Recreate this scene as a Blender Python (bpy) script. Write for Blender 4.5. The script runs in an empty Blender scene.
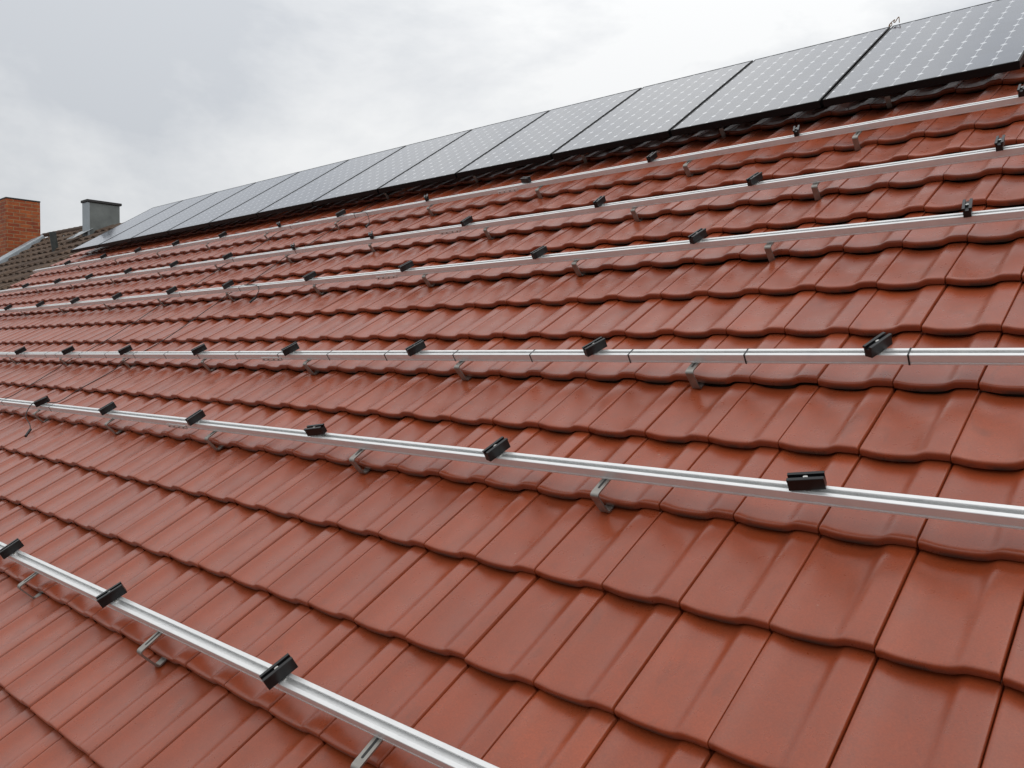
import bpy, bmesh, math, random
import numpy as np
from mathutils import Matrix, Vector

random.seed(7)
rng = np.random.default_rng(11)
S = bpy.context.scene
COL = S.collection

# ------------------------------------------------------------------ frame of the roof
TW = 0.2374            # cover width of one roof tile (m)
TL = 0.34322           # batten gauge, one tile row (m)
PITCH = math.radians(32.0)
Z0 = 6.5               # height of row 0 above the ground
CP, SP = math.cos(PITCH), math.sin(PITCH)
RX = Matrix.Rotation(PITCH, 4, 'X')


def P(u, v, h=0.0):
    """tile column, tile row, height in tile widths -> world point"""
    y, n = v * TL, h * TW
    return Vector((u * TW, y * CP - n * SP, Z0 + y * SP + n * CP))


# ------------------------------------------------------------------ camera
cam = bpy.data.cameras.new('camera')
cam.sensor_width = 36.0
cam.lens = 28.935
cam.clip_start = 0.05
cam.clip_end = 3000
cam_o = bpy.data.objects.new('camera', cam)
COL.objects.link(cam_o)
S.camera = cam_o
Rc = np.array([[0.7495691019034714, 0.5648776908232259, -0.34504978754064336],
               [0.028511072930751225, -0.5483501281709784, -0.8357626790274909],
               [-0.6613117874285628, 0.6166241410657641, -0.4271315821417889]])
Cm = (0.80406, -0.87356, 1.49114)
m3 = np.stack([Rc[0], -Rc[1], -Rc[2]], 1)
mw = Matrix([[*m3[0], 0], [*m3[1], 0], [*m3[2], 0], [0, 0, 0, 1]])
mw = RX @ mw
mw.translation = P(Cm[0] / TW, Cm[1] / TL, Cm[2] / TW)
cam_o.matrix_world = mw

# ------------------------------------------------------------------ sky and sun (overcast)
SUN_EL, SUN_AZ = math.radians(58), math.radians(100)
world = bpy.data.worlds.new('World')
S.world = world
world.use_nodes = True
wt = world.node_tree
wt.nodes.clear()


def wn(t, **kw):
    n = wt.nodes.new(t)
    for k, v in kw.items():
        setattr(n, k, v)
    return n


w_out = wn('ShaderNodeOutputWorld')
w_bg = wn('ShaderNodeBackground')
w_sky = wn('ShaderNodeTexSky', sky_type='NISHITA', sun_disc=False, sun_elevation=SUN_EL, sun_rotation=SUN_AZ)
w_tc = wn('ShaderNodeTexCoord')
w_sep = wn('ShaderNodeSeparateXYZ')
w_map = wn('ShaderNodeMapping')
w_map.inputs['Scale'].default_value = (1.0, 1.0, 2.1)
w_map.inputs['Location'].default_value = (7.93, 11.18, 2.49)
w_no = wn('ShaderNodeTexNoise')
w_no.inputs['Scale'].default_value = 1.4
w_no.inputs['Detail'].default_value = 7
w_no.inputs['Roughness'].default_value = 0.6
w_no.inputs['Distortion'].default_value = 0.25
w_rp = wn('ShaderNodeValToRGB')
w_rp.color_ramp.elements[0].position = 0.40
w_rp.color_ramp.elements[0].color = (6.35, 6.6, 6.95, 1)
w_rp.color_ramp.elements[1].position = 0.57
w_rp.color_ramp.elements[1].color = (9.25, 9.3, 9.3, 1)
w_el = wn('ShaderNodeMapRange')        # overcast: zenith brighter than the horizon
w_el.inputs[1].default_value = 0.0
w_el.inputs[2].default_value = 1.0
w_el.inputs[3].default_value = 0.88
w_el.inputs[4].default_value = 1.55
w_mul = wn('ShaderNodeMix', data_type='RGBA', blend_type='MULTIPLY')
w_mul.inputs[0].default_value = 1.0
w_mix = wn('ShaderNodeMix', data_type='RGBA')
w_mix.inputs[0].default_value = 0.94     # thick cloud cover over the blue
L_ = wt.links.new
L_(w_tc.outputs['Generated'], w_map.inputs['Vector'])
L_(w_map.outputs[0], w_no.inputs['Vector'])
L_(w_no.outputs['Fac'], w_rp.inputs[0])
L_(w_tc.outputs['Generated'], w_sep.inputs[0])
L_(w_sep.outputs['Z'], w_el.inputs[0])
# the cloud is thinner and brighter behind the ridge
w_dot = wn('ShaderNodeVectorMath', operation='DOT_PRODUCT')
w_dot.inputs[1].default_value = (-0.15, 0.74, 0.66)
w_g = wn('ShaderNodeMapRange')
w_g.inputs[1].default_value = -1.0
w_g.inputs[2].default_value = 1.0
w_g.inputs[3].default_value = 0.66
w_g.inputs[4].default_value = 1.0
w_ge = wn('ShaderNodeMath', operation='MULTIPLY')
L_(w_tc.outputs['Generated'], w_dot.inputs[0])
L_(w_dot.outputs['Value'], w_g.inputs[0])
L_(w_el.outputs[0], w_ge.inputs[0])
L_(w_g.outputs[0], w_ge.inputs[1])
L_(w_rp.outputs[0], w_mul.inputs[6])
L_(w_ge.outputs[0], w_mul.inputs[7])
L_(w_sky.outputs[0], w_mix.inputs[6])
L_(w_mul.outputs[2], w_mix.inputs[7])
L_(w_mix.outputs[2], w_bg.inputs['Color'])
w_bg.inputs['Strength'].default_value = 0.1
L_(w_bg.outputs[0], w_out.inputs[0])

sun = bpy.data.lights.new('sun', 'SUN')
sun.energy = 0.5
sun.angle = math.radians(80)
sun.color = (1.0, 0.97, 0.92)
sun_o = bpy.data.objects.new('sun', sun)
COL.objects.link(sun_o)
sd = Vector((math.sin(SUN_AZ) * math.cos(SUN_EL), math.cos(SUN_AZ) * math.cos(SUN_EL), math.sin(SUN_EL)))
sun_o.rotation_euler = sd.to_track_quat('Z', 'Y').to_euler()
sun_o.location = (0, -5, 30)

S.view_settings.view_transform = 'Standard'
S.view_settings.look = 'None'
S.view_settings.exposure = 0.0
S.view_settings.gamma = 1.0
S.view_settings.use_curve_mapping = False


# ------------------------------------------------------------------ materials
class NT:
    def __init__(s, name):
        s.m = bpy.data.materials.new(name)
        s.m.use_nodes = True
        s.t = s.m.node_tree
        s.b = s.t.nodes['Principled BSDF']

    def n(s, t, ins=None, **kw):
        nd = s.t.nodes.new(t)
        for k, v in kw.items():
            setattr(nd, k, v)
        for k, v in (ins or {}).items():
            if isinstance(v, bpy.types.NodeSocket):
                s.t.links.new(v, nd.inputs[k])
            else:
                nd.inputs[k].default_value = v
        return nd

    def set(s, **kw):
        for k, v in kw.items():
            k = k.replace('_', ' ')
            if isinstance(v, bpy.types.NodeSocket):
                s.t.links.new(v, s.b.inputs[k])
            else:
                s.b.inputs[k].default_value = v

    def math(s, op, a, b=None, c=None):
        nd = s.n('ShaderNodeMath', operation=op)
        for i, x in enumerate((a, b, c)):
            if x is None:
                continue
            if isinstance(x, bpy.types.NodeSocket):
                s.t.links.new(x, nd.inputs[i])
            else:
                nd.inputs[i].default_value = x
        return nd.outputs[0]

    def mix(s, f, a, b, blend='MIX'):
        nd = s.n('ShaderNodeMix', data_type='RGBA', blend_type=blend)
        for i, x in ((0, f), (6, a), (7, b)):
            if isinstance(x, bpy.types.NodeSocket):
                s.t.links.new(x, nd.inputs[i])
            else:
                nd.inputs[i].default_value = x if i == 0 else (*x, 1)
        return nd.outputs[2]

    def ramp(s, f, p0, p1, a=0.0, b=1.0):
        nd = s.n('ShaderNodeMapRange', {0: f, 1: p0, 2: p1, 3: a, 4: b})
        return nd.outputs[0]

    def noise(s, vec, scale, detail=4, rough=.5, out='Fac', **kw):
        nd = s.n('ShaderNodeTexNoise', {'Vector': vec, 'Scale': scale, 'Detail': detail, 'Roughness': rough, **kw})
        return nd.outputs[out]

    def obj(s):
        return s.n('ShaderNodeTexCoord').outputs['Object']

    def bump(s, h, strength, dist):
        return s.n('ShaderNodeBump', {'Height': h, 'Strength': strength, 'Distance': dist}).outputs[0]


def mat_tile():
    k = NT('red_engobed_clay')
    o = k.obj()
    tone = k.n('ShaderNodeAttribute', attribute_name='tone').outputs['Fac']
    seed = k.n('ShaderNodeAttribute', attribute_name='seed').outputs['Fac']
    off = k.n('ShaderNodeCombineXYZ', {0: seed, 1: k.math('MULTIPLY', seed, 1.7), 2: 0.0}).outputs[0]
    ov = k.n('ShaderNodeVectorMath', {0: o, 1: off}, operation='ADD').outputs[0]
    base = k.mix(tone, (.268, .0465, .0132), (.335, .064, .0195))
    cloud = k.noise(ov, 7.0, 5, .6)
    base = k.mix(k.ramp(cloud, .35, .75, 0, .5), base, (.19, .046, .022))
    # soft smudges and rub marks
    st = k.n('ShaderNodeMapping', {'Vector': ov, 'Scale': (16, 7, 7), 'Rotation': (0, 0, .5)}).outputs[0]
    sm = k.noise(st, 1.0, 4, .5, **{'Distortion': .6})
    base = k.mix(k.ramp(sm, .60, .78, 0, .34), base, (.095, .036, .024))
    # few pale lime specks
    sp = k.n('ShaderNodeTexVoronoi', {'Vector': ov, 'Scale': 9.0}, feature='F1')
    spm = k.math('MULTIPLY', k.math('LESS_THAN', sp.outputs['Distance'], .035), k.math('GREATER_THAN', k.noise(ov, 1.3, 1), .56))
    base = k.mix(k.math('MULTIPLY', spm, .5), base, (.42, .26, .20))
    fine = k.ramp(k.noise(ov, 210, 3, .7), .34, .66)
    base = k.mix(k.ramp(k.noise(ov, 45, 5, .7), .46, .74, 0, .22), base, (.19, .060, .032))
    base = k.mix(.12, base, k.n('ShaderNodeCombineColor', {0: fine, 1: fine, 2: fine}).outputs[0], 'OVERLAY')
    # dirt stain plus painted shade along the foot of the cut front faces
    gr = k.n('ShaderNodeAttribute', attribute_name='grime_shade').outputs['Fac']
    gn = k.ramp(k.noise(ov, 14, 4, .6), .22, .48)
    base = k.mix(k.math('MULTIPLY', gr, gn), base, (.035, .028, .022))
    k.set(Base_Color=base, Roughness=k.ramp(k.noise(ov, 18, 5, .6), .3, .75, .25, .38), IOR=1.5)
    k.set(Specular_IOR_Level=.62)
    k.set(Normal=k.bump(k.math('ADD', k.math('MULTIPLY', k.noise(ov, 9, 3), 3.0), k.math('MULTIPLY', fine, .3)), .035, .0016))
    return k.m


def mat_brown():
    k = NT('weathered_brown_concrete')
    o = k.obj()
    tone = k.n('ShaderNodeAttribute', attribute_name='tone').outputs['Fac']
    base = k.mix(tone, (.060, .033, .019), (.108, .063, .036))
    base = k.mix(k.ramp(k.noise(o, 3.5, 6, .65), .45, .7, 0, .35), base, (.105, .074, .050))
    base = k.mix(k.ramp(k.noise(o, 14, 4, .65), .55, .75, 0, .7), base, (.035, .034, .03))
    k.set(Base_Color=base, Roughness=.85)
    k.set(Normal=k.bump(k.noise(o, 60, 4), .5, .004))
    return k.m


def mat_alu():
    k = NT('mill_finish_aluminium')
    o = k.obj()
    st = k.n('ShaderNodeMapping', {'Vector': o, 'Scale': (1.5, 260, 260)}).outputs[0]
    br = k.noise(st, 1.0, 4, .6)
    sc = k.noise(o, 25, 4, .6)
    k.set(Base_Color=k.mix(k.ramp(sc, .45, .8, 0, .5), (.82, .82, .815), (.68, .68, .68)), Metallic=.5,
          Roughness=k.ramp(br, .2, .8, .32, .50))
    k.set(Normal=k.bump(br, .08, .0006))
    return k.m


def mat_steel():
    k = NT('dull_stainless_steel')
    o = k.obj()
    n = k.noise(o, 40, 5, .6)
    k.set(Base_Color=k.mix(k.ramp(n, .3, .7), (.29, .275, .25), (.42, .40, .37)), Metallic=1.0, Roughness=k.ramp(n, .3, .7, .38, .55))
    return k.m


def mat_plain(name, col, rough, metal=0.0, var=.25, scale=30, spec=.5, bump=0.0):
    k = NT(name)
    o = k.obj()
    n = k.noise(o, scale, 4, .6)
    dk = tuple(c * (1 - var) for c in col)
    lt = tuple(min(1, c * (1 + var)) for c in col)
    k.set(Base_Color=k.mix(k.ramp(n, .3, .7), dk, lt), Roughness=k.ramp(n, .3, .7, rough * .85, min(1, rough * 1.15)), Metallic=metal)
    k.set(Specular_IOR_Level=spec)
    if bump:
        k.set(Normal=k.bump(n, .4, bump))
    return k.m


def mat_cells():
    """monocrystalline laminate: 8 x 12 cells with clipped corners on a white backsheet, behind glass"""
    k = NT('monocrystalline_cells_under_glass')
    o = k.obj()
    s = k.n('ShaderNodeSeparateXYZ', {0: o})
    cell = .1275
    fx = k.math('FRACT', k.math('ADD', k.math('DIVIDE', s.outputs[0], cell), 0.0))
    fy = k.math('FRACT', k.math('ADD', k.math('DIVIDE', s.outputs[1], cell), 0.0))
    dx = k.math('ABSOLUTE', k.math('SUBTRACT', fx, .5))
    dy = k.math('ABSOLUTE', k.math('SUBTRACT', fy, .5))
    dia = k.math('GREATER_THAN', k.math('ADD', dx, dy), .85)
    gapx = k.math('MULTIPLY', k.math('GREATER_THAN', dx, .487), .75)
    gapy = k.math('MULTIPLY', k.math('GREATER_THAN', dy, .494), .12)
    edge = k.math('MAXIMUM', k.math('GREATER_THAN', k.math('ABSOLUTE', s.outputs[0]), cell * 4),
                  k.math('GREATER_THAN', k.math('ABSOLUTE', s.outputs[1]), cell * 6))
    white = k.math('MAXIMUM', k.math('MAXIMUM', dia, edge), k.math('MAXIMUM', gapx, gapy))
    # each cell has its own slightly different blue black
    cid = k.n('ShaderNodeCombineXYZ', {0: k.math('FLOOR', k.math('DIVIDE', s.outputs[0], cell)), 1: k.math('FLOOR', k.math('DIVIDE', s.outputs[1], cell)), 2: 0.0}).outputs[0]
    wn_ = k.n('ShaderNodeTexWhiteNoise', {'Vector': cid}, noise_dimensions='3D').outputs['Value']
    cellc = k.mix(wn_, (.024, .034, .058), (.034, .046, .076))
    fing = k.math('GREATER_THAN', k.math('FRACT', k.math('MULTIPLY', s.outputs[1], 240.0)), .86)
    cellc = k.mix(k.math('MULTIPLY', fing, .12), cellc, (.30, .32, .36))
    dust = k.noise(o, 6, 6, .65)
    c = k.mix(white, cellc, (.62, .64, .67))
    c = k.mix(k.ramp(dust, .35, .75, .01, .07), c, (.42, .42, .42))
    k.set(Base_Color=c, Roughness=k.ramp(dust, .3, .7, .09, .14), IOR=1.62)
    k.set(Specular_IOR_Level=1.0)
    k.set(Coat_Weight=.3, Coat_Roughness=.06)
    return k.m


def mat_brick():
    k = NT('orange_red_brick')
    o = k.obj()
    s = k.n('ShaderNodeSeparateXYZ', {0: o})
    v = k.n('ShaderNodeCombineXYZ', {0: k.math('ADD', s.outputs[0], s.outputs[1]), 1: s.outputs[2], 2: 0.0}).outputs[0]
    b = k.n('ShaderNodeTexBrick', {'Vector': v, 'Scale': 1.0, 'Mortar Size': .0085, 'Mortar Smooth': .15, 'Brick Width': .245, 'Row Height': .077,
                                   'Color1': (.29, .054, .017, 1), 'Color2': (.47, .120, .030, 1), 'Mortar': (.36, .21, .11, 1), 'Bias': -.1})
    c = k.mix(k.ramp(k.noise(o, 9, 5, .6), .4, .75, 0, .6), b.outputs['Color'], (.13, .045, .03))
    k.set(Base_Color=c, Roughness=.9)
    k.set(Normal=k.bump(k.math('SUBTRACT', k.math('MULTIPLY', k.noise(o, 70, 3), .3), b.outputs['Fac']), .7, .008))
    return k.m


M = dict(
    tile=mat_tile(), brown=mat_brown(), alu=mat_alu(), steel=mat_steel(), cells=mat_cells(), brick=mat_brick(),
    clamp=mat_plain('black_anodised_aluminium', (.006, .006, .0065), .36, .0, .3, 60, .4),
    frame=mat_plain('black_frame_aluminium', (.0025, .0025, .003), .45, .0, .3, 40, .22),
    bolt=mat_plain('zinc_plated_bolt', (.62, .61, .58), .3, 1.0, .15, 200),
    cable=mat_plain('black_cable_sheath', (.012, .012, .012), .5, 0, .2, 80),
    zinc=mat_plain('weathered_zinc_sheet', (.17, .185, .178), .55, .4, .22, 5, .5),
    zinc_light=mat_plain('light_zinc_trim', (.34, .375, .40), .5, .45, .12, 6, .5),
    slab=mat_plain('dark_slate_slab', (.035, .034, .033), .75, 0, .35, 12),
    vent=mat_plain('dark_grey_plastic', (.045, .05, .047), .7, 0, .3, 20),
    lead=mat_plain('lead_flashing', (.42, .44, .45), .6, .2, .3, 15),
    plaster=mat_plain('cream_plaster', (.58, .53, .44), .9, 0, .08, 8, .3, .003),
    grass=mat_plain('pale_paving', (.18, .175, .165), .9, 0, .15, .6, .3),
    wire=mat_plain('rusty_wire', (.24, .14, .08), .8, .1, .5, 120),
    batten=mat_plain('old_timber', (.12, .085, .055), .85, 0, .3, 20),
)


# ------------------------------------------------------------------ object helpers
def link(name, me, m, parent=None):
    o = bpy.data.objects.new(name, me)
    COL.objects.link(o)
    if m is not None:
        for x in (m if isinstance(m, (list, tuple)) else [m]):
            me.materials.append(x)
    if parent is not None:
        o.parent = parent
    return o


def tag(o, label=None, cat=None, group=None, kind=None):
    if label: o['label'] = label
    if cat: o['category'] = cat
    if group: o['group'] = group
    if kind: o['kind'] = kind
    return o


def thing(name, label, cat, group=None, mat=None):
    o = bpy.data.objects.new(name, None)
    o.empty_display_size = .1
    COL.objects.link(o)
    tag(o, label, cat, group)
    if mat is not None:
        o.matrix_world = mat
    return o


def roof_mat(u, v, h=0.0, rz=0.0):
    return Matrix.Translation(P(u, v, h)) @ RX @ Matrix.Rotation(rz, 4, 'Z')


def mesh_bm(name, bm, smooth=None):
    me = bpy.data.meshes.new(name)
    bmesh.ops.recalc_face_normals(bm, faces=bm.faces)
    bm.to_mesh(me)
    bm.free()
    if smooth is not None:
        me.shade_smooth()
        if smooth < 3:
            me.set_sharp_from_angle(angle=smooth)
    return me


def bm_box(bm, lo, hi, bev=0.0):
    x0, y0, z0 = lo
    x1, y1, z1 = hi
    vs = [bm.verts.new(p) for p in ((x0, y0, z0), (x1, y0, z0), (x1, y1, z0), (x0, y1, z0), (x0, y0, z1), (x1, y0, z1), (x1, y1, z1), (x0, y1, z1))]
    fs = [bm.faces.new([vs[i] for i in q]) for q in ((3, 2, 1, 0), (4, 5, 6, 7), (0, 1, 5, 4), (1, 2, 6, 5), (2, 3, 7, 6), (3, 0, 4, 7))]
    if bev:
        es = list({e for f in fs for e in f.edges})
        bmesh.ops.bevel(bm, geom=es, offset=bev, segments=2, affect='EDGES', profile=.5)


def bm_extrude(bm, prof, axis, a, b, closed=True):
    """extrude the outline prof (pairs) along axis 'x' or 'y' between a and b"""
    def pt(p, t):
        return (t, p[0], p[1]) if axis == 'x' else (p[0], t, p[1])
    A = [bm.verts.new(pt(p, a)) for p in prof]
    B = [bm.verts.new(pt(p, b)) for p in prof]
    n = len(prof)
    for i in range(n):
        j = (i + 1) % n
        bm.faces.new((A[i], A[j], B[j], B[i]))
    bm.faces.new(A)
    bm.faces.new(B[::-1])


def bm_cyl(bm, c, r, z0, z1, seg=12, r2=None):
    bmesh.ops.create_cone(bm, cap_ends=True, segments=seg, radius1=r, radius2=r if r2 is None else r2, depth=z1 - z0,
                          matrix=Matrix.Translation((c[0], c[1], (z0 + z1) / 2)))


def bm_tube(bm, pts, r, seg=7):
    pts = [Vector(p) for p in pts]
    rings = []
    for i, p in enumerate(pts):
        t = (pts[min(i + 1, len(pts) - 1)] - pts[max(i - 1, 0)]).normalized()
        a = t.orthogonal().normalized() if i == 0 else (prev - t * prev.dot(t)).normalized()
        prev = a
        b = t.cross(a)
        rings.append([bm.verts.new(p + r * (math.cos(q) * a + math.sin(q) * b)) for q in [2 * math.pi * k / seg for k in range(seg)]])
    for R0, R1 in zip(rings, rings[1:]):
        for k in range(seg):
            bm.faces.new((R0[k], R0[(k + 1) % seg], R1[(k + 1) % seg], R1[k]))
    bm.faces.new(rings[0][::-1])
    bm.faces.new(rings[-1])


def smooth_path(pts, n=6):
    """Catmull-Rom through pts"""
    p = [Vector(x) for x in pts]
    p = [2 * p[0] - p[1]] + p + [2 * p[-1] - p[-2]]
    out = []
    for i in range(1, len(p) - 2):
        for k in range(n):
            t = k / n
            out.append(.5 * ((2 * p[i]) + (p[i + 1] - p[i - 1]) * t + (2 * p[i - 1] - 5 * p[i] + 4 * p[i + 1] - p[i + 2]) * t * t
                             + (3 * p[i] - p[i - 1] - 3 * p[i + 1] + p[i + 2]) * t ** 3))
    out.append(p[-2])
    return out


ORD = ['first', 'second', 'third', 'fourth', 'fifth', 'sixth', 'seventh', 'eighth', 'ninth', 'tenth', 'eleventh', 'twelfth',
       'thirteenth', 'fourteenth', 'fifteenth', 'sixteenth', 'seventeenth', 'eighteenth', 'nineteenth', 'twentieth']


# ------------------------------------------------------------------ ground
bm = bmesh.new()
bm_g = [bm.verts.new(p) for p in ((-1200, -1200, 0), (1200, -1200, 0), (1200, 1200, 0), (-1200, 1200, 0))]
bm.faces.new(bm_g)
tag(link('ground', mesh_bm('ground', bm), M['grass']), kind='structure')

# ------------------------------------------------------------------ tiled roof surfaces
def pchip(xs, ys, x):
    xs, ys = np.array(xs), np.array(ys)
    d = np.diff(ys) / np.diff(xs)
    mm = np.zeros(len(xs))
    for i in range(1, len(xs) - 1):
        if d[i - 1] * d[i] > 0:
            mm[i] = 2 * d[i - 1] * d[i] / (d[i - 1] + d[i])
    mm[0], mm[-1] = d[0], d[-1]
    i = np.clip(np.searchsorted(xs, x) - 1, 0, len(xs) - 2)
    h = xs[i + 1] - xs[i]
    t = (x - xs[i]) / h
    return ((2 * t**3 - 3 * t**2 + 1) * ys[i] + (t**3 - 2 * t**2 + t) * h * mm[i] + (-2 * t**3 + 3 * t**2) * ys[i + 1] + (t**3 - t**2) * h * mm[i + 1])


def tile_roof(name, tiles, S_, prof, ts, thick, cell_w, tone_rng, jit, pan_deep, grime_shade=True):
    """tiles: list of (u, v, row gap to next). One mesh holding the whole covering, in roof coordinates."""
    S_ = np.array(S_)
    prof = np.array(prof)
    nC = len(S_) + 2
    ts = ts                                  # list of (t, dh) along the tile, t in rows, dh in tile widths
    nR = len(ts)
    n = len(tiles)
    V = np.zeros((n, nR, nC, 3))
    G = np.zeros((n, nR, nC))
    U = np.array([t[0] for t in tiles])[:, None, None]
    Vv = np.array([t[1] for t in tiles])[:, None, None]
    s = np.concatenate([[S_[0]], S_, [S_[-1]]])
    drop = np.zeros(nC)
    drop[0] = drop[-1] = -.12
    pr = np.concatenate([[prof[0]], prof, [prof[-1]]])
    T = np.array([t[0] for t in ts])[None, :, None]
    D = np.array([t[1] for t in ts])[None, :, None]
    deep = 1 + pan_deep * np.clip(T / .95, 0, 1) ** 1.5
    PR = np.where(pr < 0, pr * deep, pr)
    ju = rng.normal(0, jit * .5, (n, 1, 1))
    jv = rng.normal(0, jit * .7, (n, 1, 1))
    jh = rng.normal(0, jit * .45, (n, 1, 1))
    jr = rng.normal(0, jit * .8, (n, 1, 1))
    V[..., 0] = (U + ju + s[None, None, :] * cell_w) * TW
    V[..., 1] = (Vv + T + jv * .6 + jr * (s[None, None, :] - .5) * .8) * TL
    H = D - thick * np.clip(T, 0, None) + PR + drop[None, None, :] + jh + jr * (s[None, None, :] - .5)
    V[..., 2] = H * TW
    if grime_shade:
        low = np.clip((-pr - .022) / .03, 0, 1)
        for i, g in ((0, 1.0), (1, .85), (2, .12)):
            G[:, i, :] = (.25 + .75 * low[None, :]) * g  # stain and painted-in shade, darkest at the bottom and in the pan
    base = np.arange(n)[:, None, None] * (nR * nC)
    idx = base + (np.arange(nR - 1)[None, :, None] * nC + np.arange(nC - 1)[None, None, :])
    q = np.stack([idx, idx + 1, idx + 1 + nC, idx + nC], -1).reshape(-1, 4)
    me = bpy.data.meshes.new(name)
    nv, nf = n * nR * nC, len(q)
    me.vertices.add(nv)
    me.vertices.foreach_set('co', V.reshape(-1).astype(np.float32))
    me.loops.add(nf * 4)
    me.loops.foreach_set('vertex_index', q.reshape(-1).astype(np.int32))
    me.polygons.add(nf)
    me.polygons.foreach_set('loop_start', (np.arange(nf) * 4).astype(np.int32))
    me.polygons.foreach_set('loop_total', np.full(nf, 4, np.int32))
    me.update(calc_edges=True)
    tone = np.repeat(np.clip(rng.normal(.5, tone_rng, n), 0, 1), nR * nC).astype(np.float32)
    seed = np.repeat(rng.uniform(0, 60, n), nR * nC).astype(np.float32)
    for nm, arr in (('tone', tone), ('seed', seed), ('grime_shade', G.reshape(-1).astype(np.float32))):
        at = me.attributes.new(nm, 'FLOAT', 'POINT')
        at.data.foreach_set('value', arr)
    me.validate()
    me.shade_smooth()
    me.set_sharp_from_angle(angle=math.radians(55))
    return me


ROW_OFF = {0: .005, 1: -.006, 2: -.010, 3: -.009, 4: .020, 5: -.009, 6: -.013, 7: .015, 8: .019, 9: .007, 10: .014, 11: -.034}
S_red = np.array([.005, .011, .022, .05, .09, .14, .20, .27, .34, .41, .48, .54, .59, .635, .67, .70, .725, .75, .79, .84, .90, .95, .974, .981, .986])
kx = [0, .008, .022, .13, .26, .44, .57, .63, .685, .735, .785, .88, .96, .980, .992]
ky = [-.020, -.010, -.007, -.031, -.050, -.054, -.045, -.031, -.006, .010, .014, .012, .008, .004, -.008]
pr_red = pchip(kx, ky, S_red)
THK = .135
# from the bottom of the cut front face, over the rounded nose, up the slope and under the next row
ts_red = [(.010, -THK + .020), (.002, -.080), (.000, -.036), (.002, -.016), (.009, -.005), (.020, .000), (.05, .0015), (.12, .001), (.35, .0), (.6, 0.), (.75, 0.), (.85, 0.), (.92, 0.), (.97, -.004), (1.06, -.012)]

house = thing('red_tiled_house', 'house with glossy red clay tile roof carrying aluminium rails and solar panels', 'house')
tiles = []
for r in range(-6, 19):
    for c in range(-57, 15):
        tiles.append((c, r + ROW_OFF.get(r, 0.0), 1))
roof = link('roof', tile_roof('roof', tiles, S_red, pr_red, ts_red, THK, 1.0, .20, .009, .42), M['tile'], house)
roof.matrix_world = roof_mat(0, 0)
roof['label'] = 'roof covering of glossy red interlocking clay tiles'

# timber deck under the tiles, ridge caps, walls
UL, UR = -57.0, 15.0
VB, VT = -6.0, 18.4
bm = bmesh.new()
bm_box(bm, ((UL + .05) * TW, VB * TL + .03, -.32), ((UR - .05) * TW, VT * TL, -.075))
o = link('roof_deck', mesh_bm('roof_deck', bm), M['batten'], house)
o.matrix_world = roof_mat(0, 0)


def ridge_row(name, pts, r, m, parent, step=.36):
    """half round ridge tiles, each overlapping the next a little"""
    bm = bmesh.new()
    a, b = Vector(pts[0]), Vector(pts[1])
    n = int((b - a).length / step)
    d = (b - a).normalized()
    side = Vector((-d.y, d.x, 0)).normalized()
    for i in range(n):
        p0, p1 = a + d * (i * step), a + d * ((i + 1) * step + .03)
        rings = []
        for p, rr in ((p0, r * 1.08), (p0 + d * .02, r * 1.1), (p1, r * .98)):
            rings.append([bm.verts.new(p + side * (rr * math.cos(q)) + Vector((0, 0, rr * math.sin(q)))) for q in [math.radians(-25 + k * 23) for k in range(11)]])
        for A, B in zip(rings, rings[1:]):
            for k in range(10):
                bm.faces.new((A[k], A[k + 1], B[k + 1], B[k]))
    return link(name, mesh_bm(name, bm, math.radians(50)), m, parent)


pa, pb = P(UL, 18.35, -.28), P(UR, 18.35, -.28)
ridge_row('ridge_cap', (pa, pb), .085, M['tile'], house)
# back slope
yr, zr = P(0, VT, -.2).y, P(0, VT, -.2).z
bm = bmesh.new()
pz = zr - 7.0 * math.tan(PITCH)
bm_extrude(bm, [(yr, zr), (yr + 7.0, pz), (yr + 7.0, pz - .25), (yr, zr - .25)], 'x', UL * TW, UR * TW)
link('back_roof', mesh_bm('back_roof', bm), M['tile'], house)
ye, ze = P(0, VB, -.3).y + .45, P(0, VB, -.3).z + .45 * math.tan(PITCH)


def house_walls(x0, x1, parent, dz=0.0):
    bm = bmesh.new()
    zk = yr
    bm_extrude(bm, [(ye, 0), (yr + 6.6, 0), (yr + 6.6, pz - .12 + .4 * math.tan(PITCH) - .2 + dz), (yr, zr - .34 + dz), (ye, ze - .28 + dz)], 'x', x0, x1)
    return link('wall', mesh_bm('wall', bm), M['plaster'], parent)


house_walls((UL + .6) * TW, (UR - .8) * TW, house)

# ------------------------------------------------------------------ neighbouring house with the old brown roof
nb = thing('brown_tiled_house', 'neighbouring house with weathered dark brown tile roof beyond the red tiles', 'house')
BW = 1.26
S_b = np.linspace(.01, .985, 15)
pr_b = .075 * np.cos((S_b - .80) * 2 * math.pi) - .04
ts_b = [(.01, -.15), (.0, -.10), (-.002, -.05), (.015, -.015), (.06, .0), (.5, 0.), (.9, 0.), (1.05, -.01)]


def v_ridge(u):
    return 18.0 + .052 * (-62.0 - u)


def u_verge(v):
    return -76.8 if v < 14.4 else -76.8 - 4.3 * (v - 14.4) / 3.9


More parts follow.
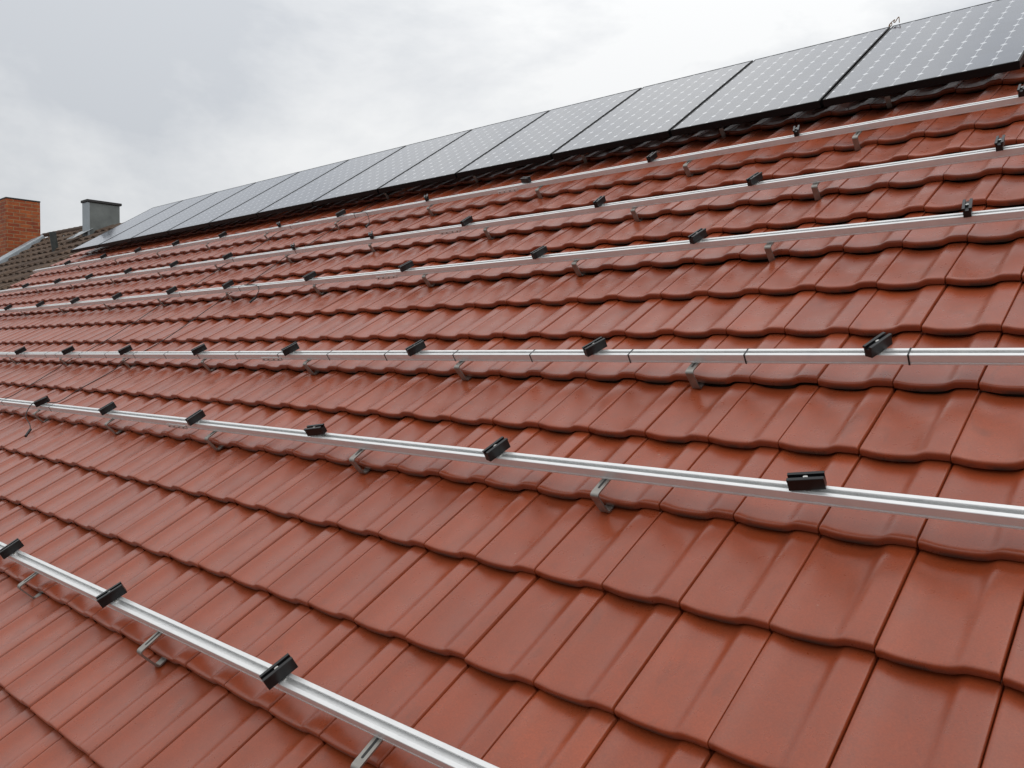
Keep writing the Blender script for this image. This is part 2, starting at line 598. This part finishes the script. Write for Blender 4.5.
bt = []
for r in range(-6, 20):
    c = -57.15 - BW
    while c > -86:
        if c + BW * .5 > u_verge(r + .5) and r + .4 < v_ridge(c):
            bt.append((c, float(r), 1))
        c -= BW
ob = link('roof', tile_roof('old_roof', bt, S_b, pr_b, ts_b, .16, BW, .3, .022, .1, grime_shade=False), M['brown'], nb)
ob.matrix_world = roof_mat(0, 0, -.07)
bm = bmesh.new()
pts = [(-57.05, -6), (-57.05, 17.5), (-62, 17.9), (-81.3, 18.9), (-76.9, 14.4), (-76.9, -6)]
A = [bm.verts.new((u * TW, v * TL, -.085)) for u, v in pts]
B = [bm.verts.new((u * TW, v * TL, -.33)) for u, v in pts]
for i in range(6):
    bm.faces.new((A[i], A[(i + 1) % 6], B[(i + 1) % 6], B[i]))
bm.faces.new(A)
bm.faces.new(B)
o = link('roof_deck', mesh_bm('old_deck', bm), M['batten'], nb)
o.matrix_world = roof_mat(0, 0, -.07)
ridge_row('ridge_cap', (P(-84.0, v_ridge(-84.0) + .1, -.24), P(-65.9, v_ridge(-65.9) + .1, -.24)), .075, M['brown'], nb)
bm = bmesh.new()
bm_extrude(bm, [(yr, zr - .1), (yr + 7.0, pz - .1), (yr + 7.0, pz - .35), (yr, zr - .35)], 'x', -77.5 * TW, (UL - .1) * TW)
link('back_roof', mesh_bm('old_back_roof', bm), M['brown'], nb)
house_walls(-76.3 * TW, (UL - .2) * TW, nb, -.1)
# zinc edge strip along the far verge
bm = bmesh.new()
path = [(-81.4, 18.55), (-76.85, 14.4), (-76.85, -6.0)]
prof = [(-.13, -.10), (.05, -.10), (.05, .02), (.03, .045), (-.10, .065), (-.13, .05)]
rings = []
for i, (u, v) in enumerate(path):
    rings.append([bm.verts.new((u * TW + a, v * TL, b)) for a, b in prof])
for R0, R1 in zip(rings, rings[1:]):
    for k in range(len(prof)):
        bm.faces.new((R0[k], R0[(k + 1) % 6], R1[(k + 1) % 6], R1[k]))
bm.faces.new(rings[0])
bm.faces.new(rings[-1])
o = link('verge_flashing', mesh_bm('verge_flashing', bm), M['zinc_light'], nb)
o.matrix_world = roof_mat(0, 0)

# brick chimney beyond the verge
bc = thing('brick_chimney', 'square orange red brick chimney at the left edge, behind the brown roof', 'chimney')
X1, X0 = -81.0 * TW, -84.6 * TW
Y0, Y1 = 4.63, 5.31
ZT = Z0 + 4.10
bm = bmesh.new()
bm_box(bm, (X0, Y0, 0), (X1, Y1, ZT), .006)
link('shaft', mesh_bm('shaft', bm), M['brick'], bc)
bm = bmesh.new()
bm_box(bm, (X0 - .006, Y0 - .006, ZT + .002), (X1 + .006, Y1 + .006, ZT + .035), .008)
link('cap_course', mesh_bm('cap_course', bm), M['slab'], bc)

# zinc clad chimney on the brown ridge
zc = thing('zinc_clad_chimney', 'grey zinc clad chimney with dark slab cap standing on the brown ridge', 'chimney')
X1, X0 = -65.5 * TW, -65.5 * TW - .24
Y0, Y1 = 4.88, 5.47
ZT = Z0 + 3.63
ZB = Z0 + 2.6
bm = bmesh.new()
bm_box(bm, (X0, Y0, ZB), (X1, Y1, ZT), .008)
link('cladding', mesh_bm('cladding', bm), M['zinc'], zc)
bm = bmesh.new()
for a, b in ((Y0 - .010, Y0 + .03),):
    bm_box(bm, (X0 - .004, a, ZB), (X1 + .004, b, ZT - .002), .003)
link('corner_trim', mesh_bm('corner_trim', bm), M['zinc_light'], zc)
bm = bmesh.new()
bm_box(bm, (X0 - .03, Y0 - .03, ZT + .002), (X1 + .03, Y1 + .03, ZT + .05), .008)
link('cap_slab', mesh_bm('cap_slab', bm), M['slab'], zc)
bm = bmesh.new()
fl = [(-.02, -.20, .025), (.33, -.22, .022), (.45, -.02, .03), (.46, .2, .03), (.0, .1, .04)]
bm.faces.new([bm.verts.new(p) for p in fl])
bmesh.ops.solidify(bm, geom=bm.faces[:], thickness=.008)
o = link('flashing', mesh_bm('flashing', bm), M['lead'], zc)
o.matrix_world = roof_mat(-67.2, 16.55, .03)

# vent pipe on the brown roof
bm = bmesh.new()
bm_cyl(bm, (0, 0), .058, -.1, .23, 20)
bm_cyl(bm, (0, 0), .060, .2301, .285, 20)
vp = link('vent_pipe', mesh_bm('vent_pipe', bm, math.radians(40)), M['vent'])
vp.matrix_world = Matrix.Translation(P(-66.9, 15.15, 0)) @ Matrix.Rotation(PITCH * .25, 4, 'X')
tag(vp, 'short dark grey vent pipe standing on the brown roof near the brick chimney', 'vent pipe')

# ------------------------------------------------------------------ mounting rails
RB, RT = .203, .352               # bottom and top of the rails above the tiles (tile widths)
RW, RH = .041, (.352 - .203) * TW
RAILS = {  # v at u=0, slope in rows per column, left end, right end
    1: (-.821, .00114, -30.0, 9.0), 2: (2.134, .00402, -40.0, 9.0), 3: (4.116, .00556, -58.6, 9.0),
    4: (7.051, .00460, -58.6, 9.0), 5: (9.033, .00401, -58.6, 9.0), 6: (11.127, .00450, -55.3, 9.0), 7: (13.25, .0042, -50.0, -.9)}
RNAME = {1: 'lowest', 2: 'second lowest', 3: 'third lowest', 4: 'fourth lowest', 5: 'fifth lowest', 6: 'topmost bare', 7: 'panel covered'}
RLAB = {1: 'lowest aluminium mounting rail, crossing the bottom left corner of the red roof',
        2: 'second lowest aluminium mounting rail, sloping down to the right across the red roof',
        3: 'aluminium mounting rail with black ties around it, third from the bottom',
        4: 'fourth aluminium mounting rail from the bottom, rising gently to the right',
        5: 'fifth aluminium mounting rail from the bottom, between two other bare rails',
        6: 'topmost bare aluminium mounting rail, just below the black solar panels',
        7: 'aluminium mounting rail in the shade under the solar panels'}


def rail_v(i, u):
    a, b, _, _ = RAILS[i]
    return a + b * u


def rail_profile():
    w, h = RW / 2, RH
    e = .0012
    half = [(-w + e, 0), (-w, e), (-w, .0055), (-w + .003, .0060), (-w + .003, .0104), (-w, .0109), (-w, h - e), (-w + e, h), (-.0085, h), (-.0075, h - .001), (-.0075, h - .0035), (-.0135, h - .0035), (-.0135, h - .013)]
    r = [(-a, b) for a, b in half[::-1]]
    return half + r


for i, (va, sl, ul, ur) in RAILS.items():
    bm = bmesh.new()
    ln = (ur - ul) * TW
    ang = math.atan(sl * TL / TW)
    cuts = [0, ln]
    # the rail comes in lengths butted at the splice
    us = (-14.35 - ul) * TW
    if 0 < us < ln:
        cuts = [0, us - .001, us + .001, ln]
    for a, b in zip(cuts[::2], cuts[1::2]):
        bm_extrude(bm, rail_profile(), 'x', a, b)
    r = thing('mounting_rail', RLAB[i], 'mounting rail', 'aluminium rails across the red roof', roof_mat(ul, rail_v(i, ul), RB, ang))
    link('extrusion', mesh_bm('extrusion', bm), M['alu'], r)
    if 0 < us < ln and i in (2, 3, 4, 5, 6):
        bm = bmesh.new()
        bm_box(bm, (us - .10, -RW / 2 - .0035, -.006), (us + .10, -RW / 2 - .0008, .016), .0008)
        bm_box(bm, (us - .10, -RW / 2 - .0035, -.0065), (us + .10, RW / 2, -.0015), .0008)
        sp = link('splice_plate', mesh_bm('splice_plate', bm), M['alu'], r)
        for q in (-.075, -.028, .028, .075):
            bm = bmesh.new()
            bmesh.ops.create_cone(bm, cap_ends=True, segments=6, radius1=.0055, radius2=.005, depth=.005,
                                  matrix=Matrix.Translation((us + q, -RW / 2 - .006, .0055)) @ Matrix.Rotation(math.radians(90), 4, 'X'))
            link('screw', mesh_bm('screw', bm), M['steel'], sp)

# ------------------------------------------------------------------ module clamps
def clamp_meshes():
    ln, w, h, t = .092, .027, .0375, .0070
    lip = .0035
    # a deep channel with small outward lips at the rim
    prof = [(-w / 2, 0), (w / 2, 0), (w / 2, h - .007), (w / 2 + lip, h - .006), (w / 2 + lip, h - .001), (w / 2 + lip - .001, h),
            (w / 2 - t, h), (w / 2 - t, .027), (-w / 2 + t, .027), (-w / 2 + t, h), (-w / 2 - lip + .001, h), (-w / 2 - lip, h - .001), (-w / 2 - lip, h - .006), (-w / 2, h - .007)]
    bm = bmesh.new()
    bm_extrude(bm, prof, 'y', -ln / 2, ln / 2)
    ch = mesh_bm('clamp_channel', bm)
    bm = bmesh.new()
    bm_cyl(bm, (0, 0), .0064, .0272, .0345, 14, .0060)
    bm_cyl(bm, (0, 0), .0032, .0346, .0352, 6)
    bm_cyl(bm, (0, 0), .0042, -.010, -.0003, 10)
    bm_box(bm, (-.011, -.007, -.0085), (.011, .007, -.0048), .0006)
    bo = mesh_bm('clamp_bolt', bm)
    return ch, bo


ch_me, bo_me = clamp_meshes()
ch_me.materials.append(M['clamp'])
bo_me.materials.append(M['bolt'])
Cu, Cv = Cm[0] / TW, Cm[1] / TL


def px_dir(u, v, d):
    """long-axis turn (about the roof normal) for a clamp seen lying along d = (right, down) in the picture plane of the survey camera"""
    f = 823.04
    C = np.array(Cm)

    def pr(a, b):
        c = Rc @ (np.array([a * TW, b * TL, .11]) - C)
        return np.array([f * c[0] / c[2], f * c[1] / c[2]])
    o_ = pr(u, v)
    eu = (pr(u + .02, v) - o_) / (.02 * TW)
    ev = (pr(u, v + .02) - o_) / (.02 * TL)
    a, b = np.linalg.solve(np.stack([eu, ev], 1), np.array(d, float))
    if b < 0:
        a, b = -a, -b
    return -math.atan2(a, b)


EO = 'end'
CL = {
    1: [(-4.71, (105, -85)), (-9.15, (125, -80)), (-13.47, (75, -50))],
    2: [(-.11, (100, -6)), (-4.67, (210, -155)), (-9.09, (65, -8)), (-13.43, (65, -43)), (-17.84, (120, -70)), (-22.21, (105, -47))],
    3: [(-.16, (162, -112)), (-4.68, (82, -46)), (-9.09, (70, -40)), (-13.48, (62, -33)), (-17.77, (50, -25)), (-22.26, (45, -22)), (-26.65, (45, -21)), (-31.15, (37, -18))],
    4: [(.04, EO), (-4.78, (58, -38)), (-8.86, (55, -31)), (-13.47, (52, -27)), (-17.85, (42, -23)), (-22.58, (45, -26)), (-26.58, (45, -25)), (-31.23, (45, -25)),
        (-35.52, (45, -25)), (-39.63, (45, -25)), (-44.0, (45, -25))],
    5: [(0.0, EO), (-4.74, (57, -37)), (-8.9, (32, -26)), (-13.61, (42, -27)), (-17.96, EO), (-22.36, EO), (-26.88, (40, -20)), (-31.3, (40, -22)), (-35.75, (40, -22)),
        (-40.15, (40, -22)), (-44.26, (40, -22)), (-48.95, (40, -20))],
    6: [(-.13, EO), (-4.88, EO), (-8.97, (35, -28)), (-13.54, (60, -3)), (-18.09, EO), (-22.97, (40, -20)), (-27.2, EO), (-31.76, (35, -20)), (-36.2, (35, -20)),
        (-40.34, (35, -20)), (-44.59, (35, -20)), (-49.65, (35, -18))]}
for i, lst in CL.items():
    for k, (u, d) in enumerate(lst):
        v = rail_v(i, u)
        if d == EO:
            rz = -math.atan2((u - Cu) * TW, (v - Cv) * TL) - .10
        else:
            rz = px_dir(u, v, d)
        rz += random.uniform(-.02, .02)
        pos = '%s from the right on the %s rail' % (ORD[k] if k else 'first', RNAME[i])
        if (i, k) in ((2, 0), (2, 2), (6, 3)):
            lab = 'black module clamp turned along its rail, ' + pos
        elif d == EO:
            lab = 'black module clamp showing its open end, ' + pos
        else:
            lab = 'black module clamp, ' + pos
        c = thing('module_clamp', lab, 'clamp', 'black module clamps waiting on the bare rails', roof_mat(u, v, RT + .024, rz))
        a = bpy.data.objects.new('channel', ch_me)
        b = bpy.data.objects.new('bolt', bo_me)
        for q in (a, b):
            COL.objects.link(q)
            q.parent = c

# ------------------------------------------------------------------ roof hooks
def hook_mesh():
    w, t = .030, .0055
    top = .190 * TW                     # arm level
    foot = -.168 * TW
    ya = .085
    # side outline: arm under the rail, bend, upright in front of the tile edge, bend, foot going under the tile
    r = .010
    pts = [(ya, top)]
    def arc(cx, cz, a0, a1, n=5):
        for q in range(n + 1):
            a = math.radians(a0 + (a1 - a0) * q / n)
            pts.append((cx + r * math.cos(a), cz + r * math.sin(a)))
    arc(0 + r - .012, top - r, 90, 180)
    arc(0 + r + .003, foot + r, 180, 270)
    pts.append((.11, foot + .001))
    bm = bmesh.new()
    cs = []
    for j, (y, z) in enumerate(pts):
        a = Vector(pts[max(j - 1, 0)])
        b = Vector(pts[min(j + 1, len(pts) - 1)])
        d = (b - a).normalized()
        nrm = Vector((-d.y, d.x))
        ring = []
        for (s, q) in ((-w / 2, -t / 2), (w / 2, -t / 2), (w / 2, t / 2), (-w / 2, t / 2)):
            ring.append(bm.verts.new((s, y + nrm.x * q, z + nrm.y * q)))
        cs.append(ring)
    for A, B in zip(cs, cs[1:]):
        for k in range(4):
            bm.faces.new((A[k], A[(k + 1) % 4], B[(k + 1) % 4], B[k]))
    bm.faces.new(cs[0])
    bm.faces.new(cs[-1])
    return mesh_bm('hook_strap', bm, math.radians(35))


def slot_mesh():
    bm = bmesh.new()
    z = .190 * TW + .0028
    pts = []
    for k in range(9):
        a = math.radians(180 + 180 * k / 8)
        pts.append((.0042 * math.cos(a), .020 + .0042 * math.sin(a)))
    for k in range(9):
        a = math.radians(180 * k / 8)
        pts.append((.0042 * math.cos(a), .075 + .0042 * math.sin(a)))
    A = [bm.verts.new((x, y, z + .0003)) for x, y in pts]
    B = [bm.verts.new((x, y, z - .001)) for x, y in pts]
    n = len(A)
    for i in range(n):
        bm.faces.new((A[i], A[(i + 1) % n], B[(i + 1) % n], B[i]))
    bm.faces.new(A)
    return mesh_bm('hook_slot', bm)


hk_me, sl_me = hook_mesh(), slot_mesh()
hk_me.materials.append(M['steel'])
sl_me.materials.append(M['slab'])
HK = {1: [-3.03, -7.75, -12.40, -17.5], 2: [-2.80, -7.85, -12.75, -17.7, -22.6, -27.7], 3: [-2.85, -7.85, -12.85, -17.6, -22.5, -27.5, -32.6, -37.5],
      4: [-3.30, -7.85, -12.81, -17.71, -22.8, -27.87, -32.8, -37.8, -42.8], 5: [-3.40, -7.90, -12.9, -18.1, -22.92, -28.0, -33, -38, -43, -48],
      6: [-3.42, -7.84, -12.98, -17.9, -23.2, -28.2, -33.2, -38.2, -43.2, -48.2], 7: [-3.5, -8.1, -13.1, -18.1, -23.2]}
for i, lst in HK.items():
    row = math.floor(rail_v(i, lst[0]) + .0)
    for k, u in enumerate(lst):
        rv = round(rail_v(i, u) - .15)
        # the notch always lies just below a tile nose
        h = thing('roof_hook', 'bent grey steel roof hook, %s from the right under the %s rail' % (ORD[k], RNAME[i]), 'roof hook',
                  'steel roof hooks carrying the rails', roof_mat(u, rv - .10 + ROW_OFF.get(rv, 0), 0, random.uniform(-.03, .03)))
        a = bpy.data.objects.new('strap', hk_me)
        b = bpy.data.objects.new('slot', sl_me)
        for q in (a, b):
            COL.objects.link(q)
            q.parent = h

# ------------------------------------------------------------------ solar panels
PW, PL, PT = 1.046, 1.559, .046
PU0, PPIT = -4.93, 4.49
PVB, PVT = 12.476, 17.018
PH = .55


def panel_meshes():
    bm = bmesh.new()
    fw = .011
    x, y = PW / 2, PL / 2
    for lo, hi in (((-x, -y, -PT), (x, -y + fw, 0)), ((-x, y - fw, -PT), (x, y, 0)), ((-x, -y + fw, -PT), (-x + fw, y - fw, 0)), ((x - fw, -y + fw, -PT), (x, y - fw, 0))):
        bm_box(bm, lo, hi)
    fr = mesh_bm('panel_frame', bm)
    bm = bmesh.new()
    bm_box(bm, (-x + fw - .001, -y + fw - .001, -.0075), (x - fw + .001, y - fw + .001, -.0018))
    gl = mesh_bm('panel_glass', bm)
    bm = bmesh.new()
    bm_box(bm, (-.07, y - .17, -.026), (.07, y - .07, -.0085), .003)
    jb = mesh_bm('junction_box', bm)
    return fr, gl, jb


fr_me, gl_me, jb_me = panel_meshes()
fr_me.materials.append(M['frame'])
gl_me.materials.append(M['cells'])
jb_me.materials.append(M['clamp'])
for j, k in enumerate(range(0, -12, -1)):
    uc = PU0 + (k + .5) * PPIT
    vc = (PVB + PVT) / 2
    if k == -11:
        lab = 'leftmost black framed solar panel, ending the row above the brown roof'
    elif k == 0:
        lab = 'rightmost and largest looking solar panel in the row along the roof top'
    else:
        lab = 'black framed solar panel, %s from the right in the row along the roof top' % ORD[j]
    p = thing('photovoltaic_module', lab, 'solar panel', 'solar panels in a row along the top of the roof', roof_mat(uc, vc, PH + .042, random.uniform(-.0012, .0012)) @ Matrix.Rotation(.0128, 4, 'X'))
    for nm, me in (('frame', fr_me), ('glass', gl_me), ('junction_box', jb_me)):
        q = bpy.data.objects.new(nm, me)
        COL.objects.link(q)
        q.parent = p

# ------------------------------------------------------------------ cables and ties
def tie_mesh():
    bm = bmesh.new()
    a, z1, z0, t = RW / 2, RH, 0.0, .0010
    for lo, hi in (((-.0026, -a - t, z0 - t), (.0026, -a - .0003, z1 + t)), ((-.0026, a + .0003, z0 - t), (.0026, a + t, z1 + t)),
                   ((-.0026, -a - .0003, z1 + .0003), (.0026, a + .0003, z1 + t)), ((-.0026, -a - .0003, z0 - t), (.0026, a + .0003, z0 - .0003))):
        bm_box(bm, lo, hi)
    bm_box(bm, (-.004, a + t, z1 - .008), (.004, a + t + .004, z1 - .002), .0006)
    return mesh_bm('cable_tie', bm)


ti_me = tie_mesh()
ti_me.materials.append(M['cable'])
TIES = {2: [-21.67, -25.52], 3: [.21, -2.02, -4.01, -6.08, -8.01, -10.05, -12.03, -14.0, -15.92, -17.85, -19.75, -21.71, -23.73, -25.74, -27.77, -28.73, -30.74, -32.65],
        4: [-21.89, -25.97], 5: [-22.26, -26.5], 6: [-22.12, -26.38]}
for i, lst in TIES.items():
    for k, u in enumerate(lst):
        q = bpy.data.objects.new('cable_tie', ti_me)
        COL.objects.link(q)
        q.matrix_world = roof_mat(u, rail_v(i, u), RB, random.uniform(-.06, .06))
        tag(q, 'black cable tie wrapped round the %s rail, %s from the right' % (RNAME[i], ORD[k]), 'cable tie', 'black cable ties round the rails')


def cable(name, label, pts, r=.0030, group=None, conn=None):
    """pts in (u, v, h)"""
    w = smooth_path([P(*p) for p in pts], 6)
    t = thing(name, label, 'cable', group)
    bm = bmesh.new()
    bm_tube(bm, w, r, 7)
    link('sheath', mesh_bm('sheath', bm, 3.1), M['cable'], t)
    if conn:
        a, b = P(*conn[0]), P(*conn[1])
        bm = bmesh.new()
        bm_tube(bm, [a, a.lerp(b, .12), a.lerp(b, .3), a.lerp(b, .32), a.lerp(b, .7), a.lerp(b, .72), b], .0085, 10)
        link('connector', mesh_bm('connector', bm, .8), M['cable'], t)
    return t


def over_rails(pl, rails, base=.05):
    """lay a run down the slope, lifting it over each rail it crosses"""
    out = [(u, v, base) for u, v in pl]
    for i in rails:
        us = np.interp(-rail_v(i, pl[0][0]), [-v for _, v in pl], [u for u, _ in pl])
        rv = rail_v(i, us)
        out = [p for p in out if abs(p[1] - rv) > .42]
        out += [(us, rv + .40, base), (us, rv + .12, .10), (us, rv - .12, .10), (us, rv - .40, base)]
    return sorted(out, key=lambda p: -p[1])


A_ = [(-23.3, 13.4), (-23.2, 12.0), (-23.15, 10.2), (-23.1, 8.4), (-22.95, 7.7), (-22.8, 6.2), (-22.45, 5.0), (-22.6, 3.6), (-22.8, 2.9)]
ca = over_rails(A_, (6, 5, 4, 3))
rv2 = rail_v(2, -22.8)
ca += [(-22.85, rv2 + .35, .06), (-22.9, rv2 + .09, RT + .015), (-22.9, rv2 - .10, RT + .012), (-22.75, rv2 - .30, .22), (-22.2, rv2 - .42, .10), (-21.85, rv2 - .52, .04)]
cable('solar_cable', 'black cable down the roof with a loose plug dangling below the second lowest rail', ca, group='black cables running down the tiles',
      conn=((-21.85, rv2 - .52, .045), (-21.6, rv2 - .70, .02)))
B_ = [(-27.9, 13.6), (-27.75, 12.3), (-27.55, 10.2), (-27.4, 8.3), (-27.25, 6.4), (-26.9, 5.2), (-26.95, 3.4), (-26.9, 2.8)]
cb = over_rails(B_, (6, 5, 4, 3))
rv2 = rail_v(2, -26.9)
cb += [(-26.9, rv2 + .3, .08), (-26.9, rv2 + .07, RT + .012), (-26.6, rv2 + .02, RT + .014), (-26.0, rv2, RT + .012)]
cable('solar_cable', 'black cable straight down the roof from the panels to the left end of lower rails', cb, group='black cables running down the tiles')
cable('cable_loop', 'short black cable loop hanging from the topmost bare rail below the panels',
      [(-22.3, rail_v(6, -22) + .03, RT + .010), (-21.6, rail_v(6, -22) - .02, RT + .012), (-21.3, rail_v(6, -22) - .10, .30), (-21.0, rail_v(6, -22) - .30, .10), (-20.9, rail_v(6, -22) - .42, .04)], group=None,
      conn=((-20.9, rail_v(6, -22) - .42, .05), (-20.8, rail_v(6, -22) - .58, .03)))
cable('cable_end', 'short black cable end with plug hanging below the fourth lowest rail',
      [(-21.7, rail_v(4, -21) + .03, RT + .012), (-20.9, rail_v(4, -21) - .03, RT + .015), (-20.6, rail_v(4, -21) - .12, .25), (-20.65, rail_v(4, -21) - .3, .06)], group=None,
      conn=((-20.65, rail_v(4, -21) - .28, .07), (-20.7, rail_v(4, -21) - .44, .03)))

# rusty bent wire at the top edge of the panels
pts = []
base = P(-4.98, 17.03, .63)
for a, b in ((-.02, -.05), (-.03, .0), (-.015, .045), (.03, .05), (.035, .01), (.0, .0), (-.005, .05), (.05, .085), (.09, .10), (.075, .06), (.11, .055), (.15, .11), (.18, .13), (.20, .08), (.215, .03)):
    pts.append(base + Vector((a * .29, b * .2, b * .48 + .0)))
bm = bmesh.new()
bm_tube(bm, smooth_path(pts, 5), .0032, 6)
tag(link('bent_wire', mesh_bm('bent_wire', bm, 3.1), M['wire']), 'small curled rusty wire sticking up at the top edge between two panels', 'wire')
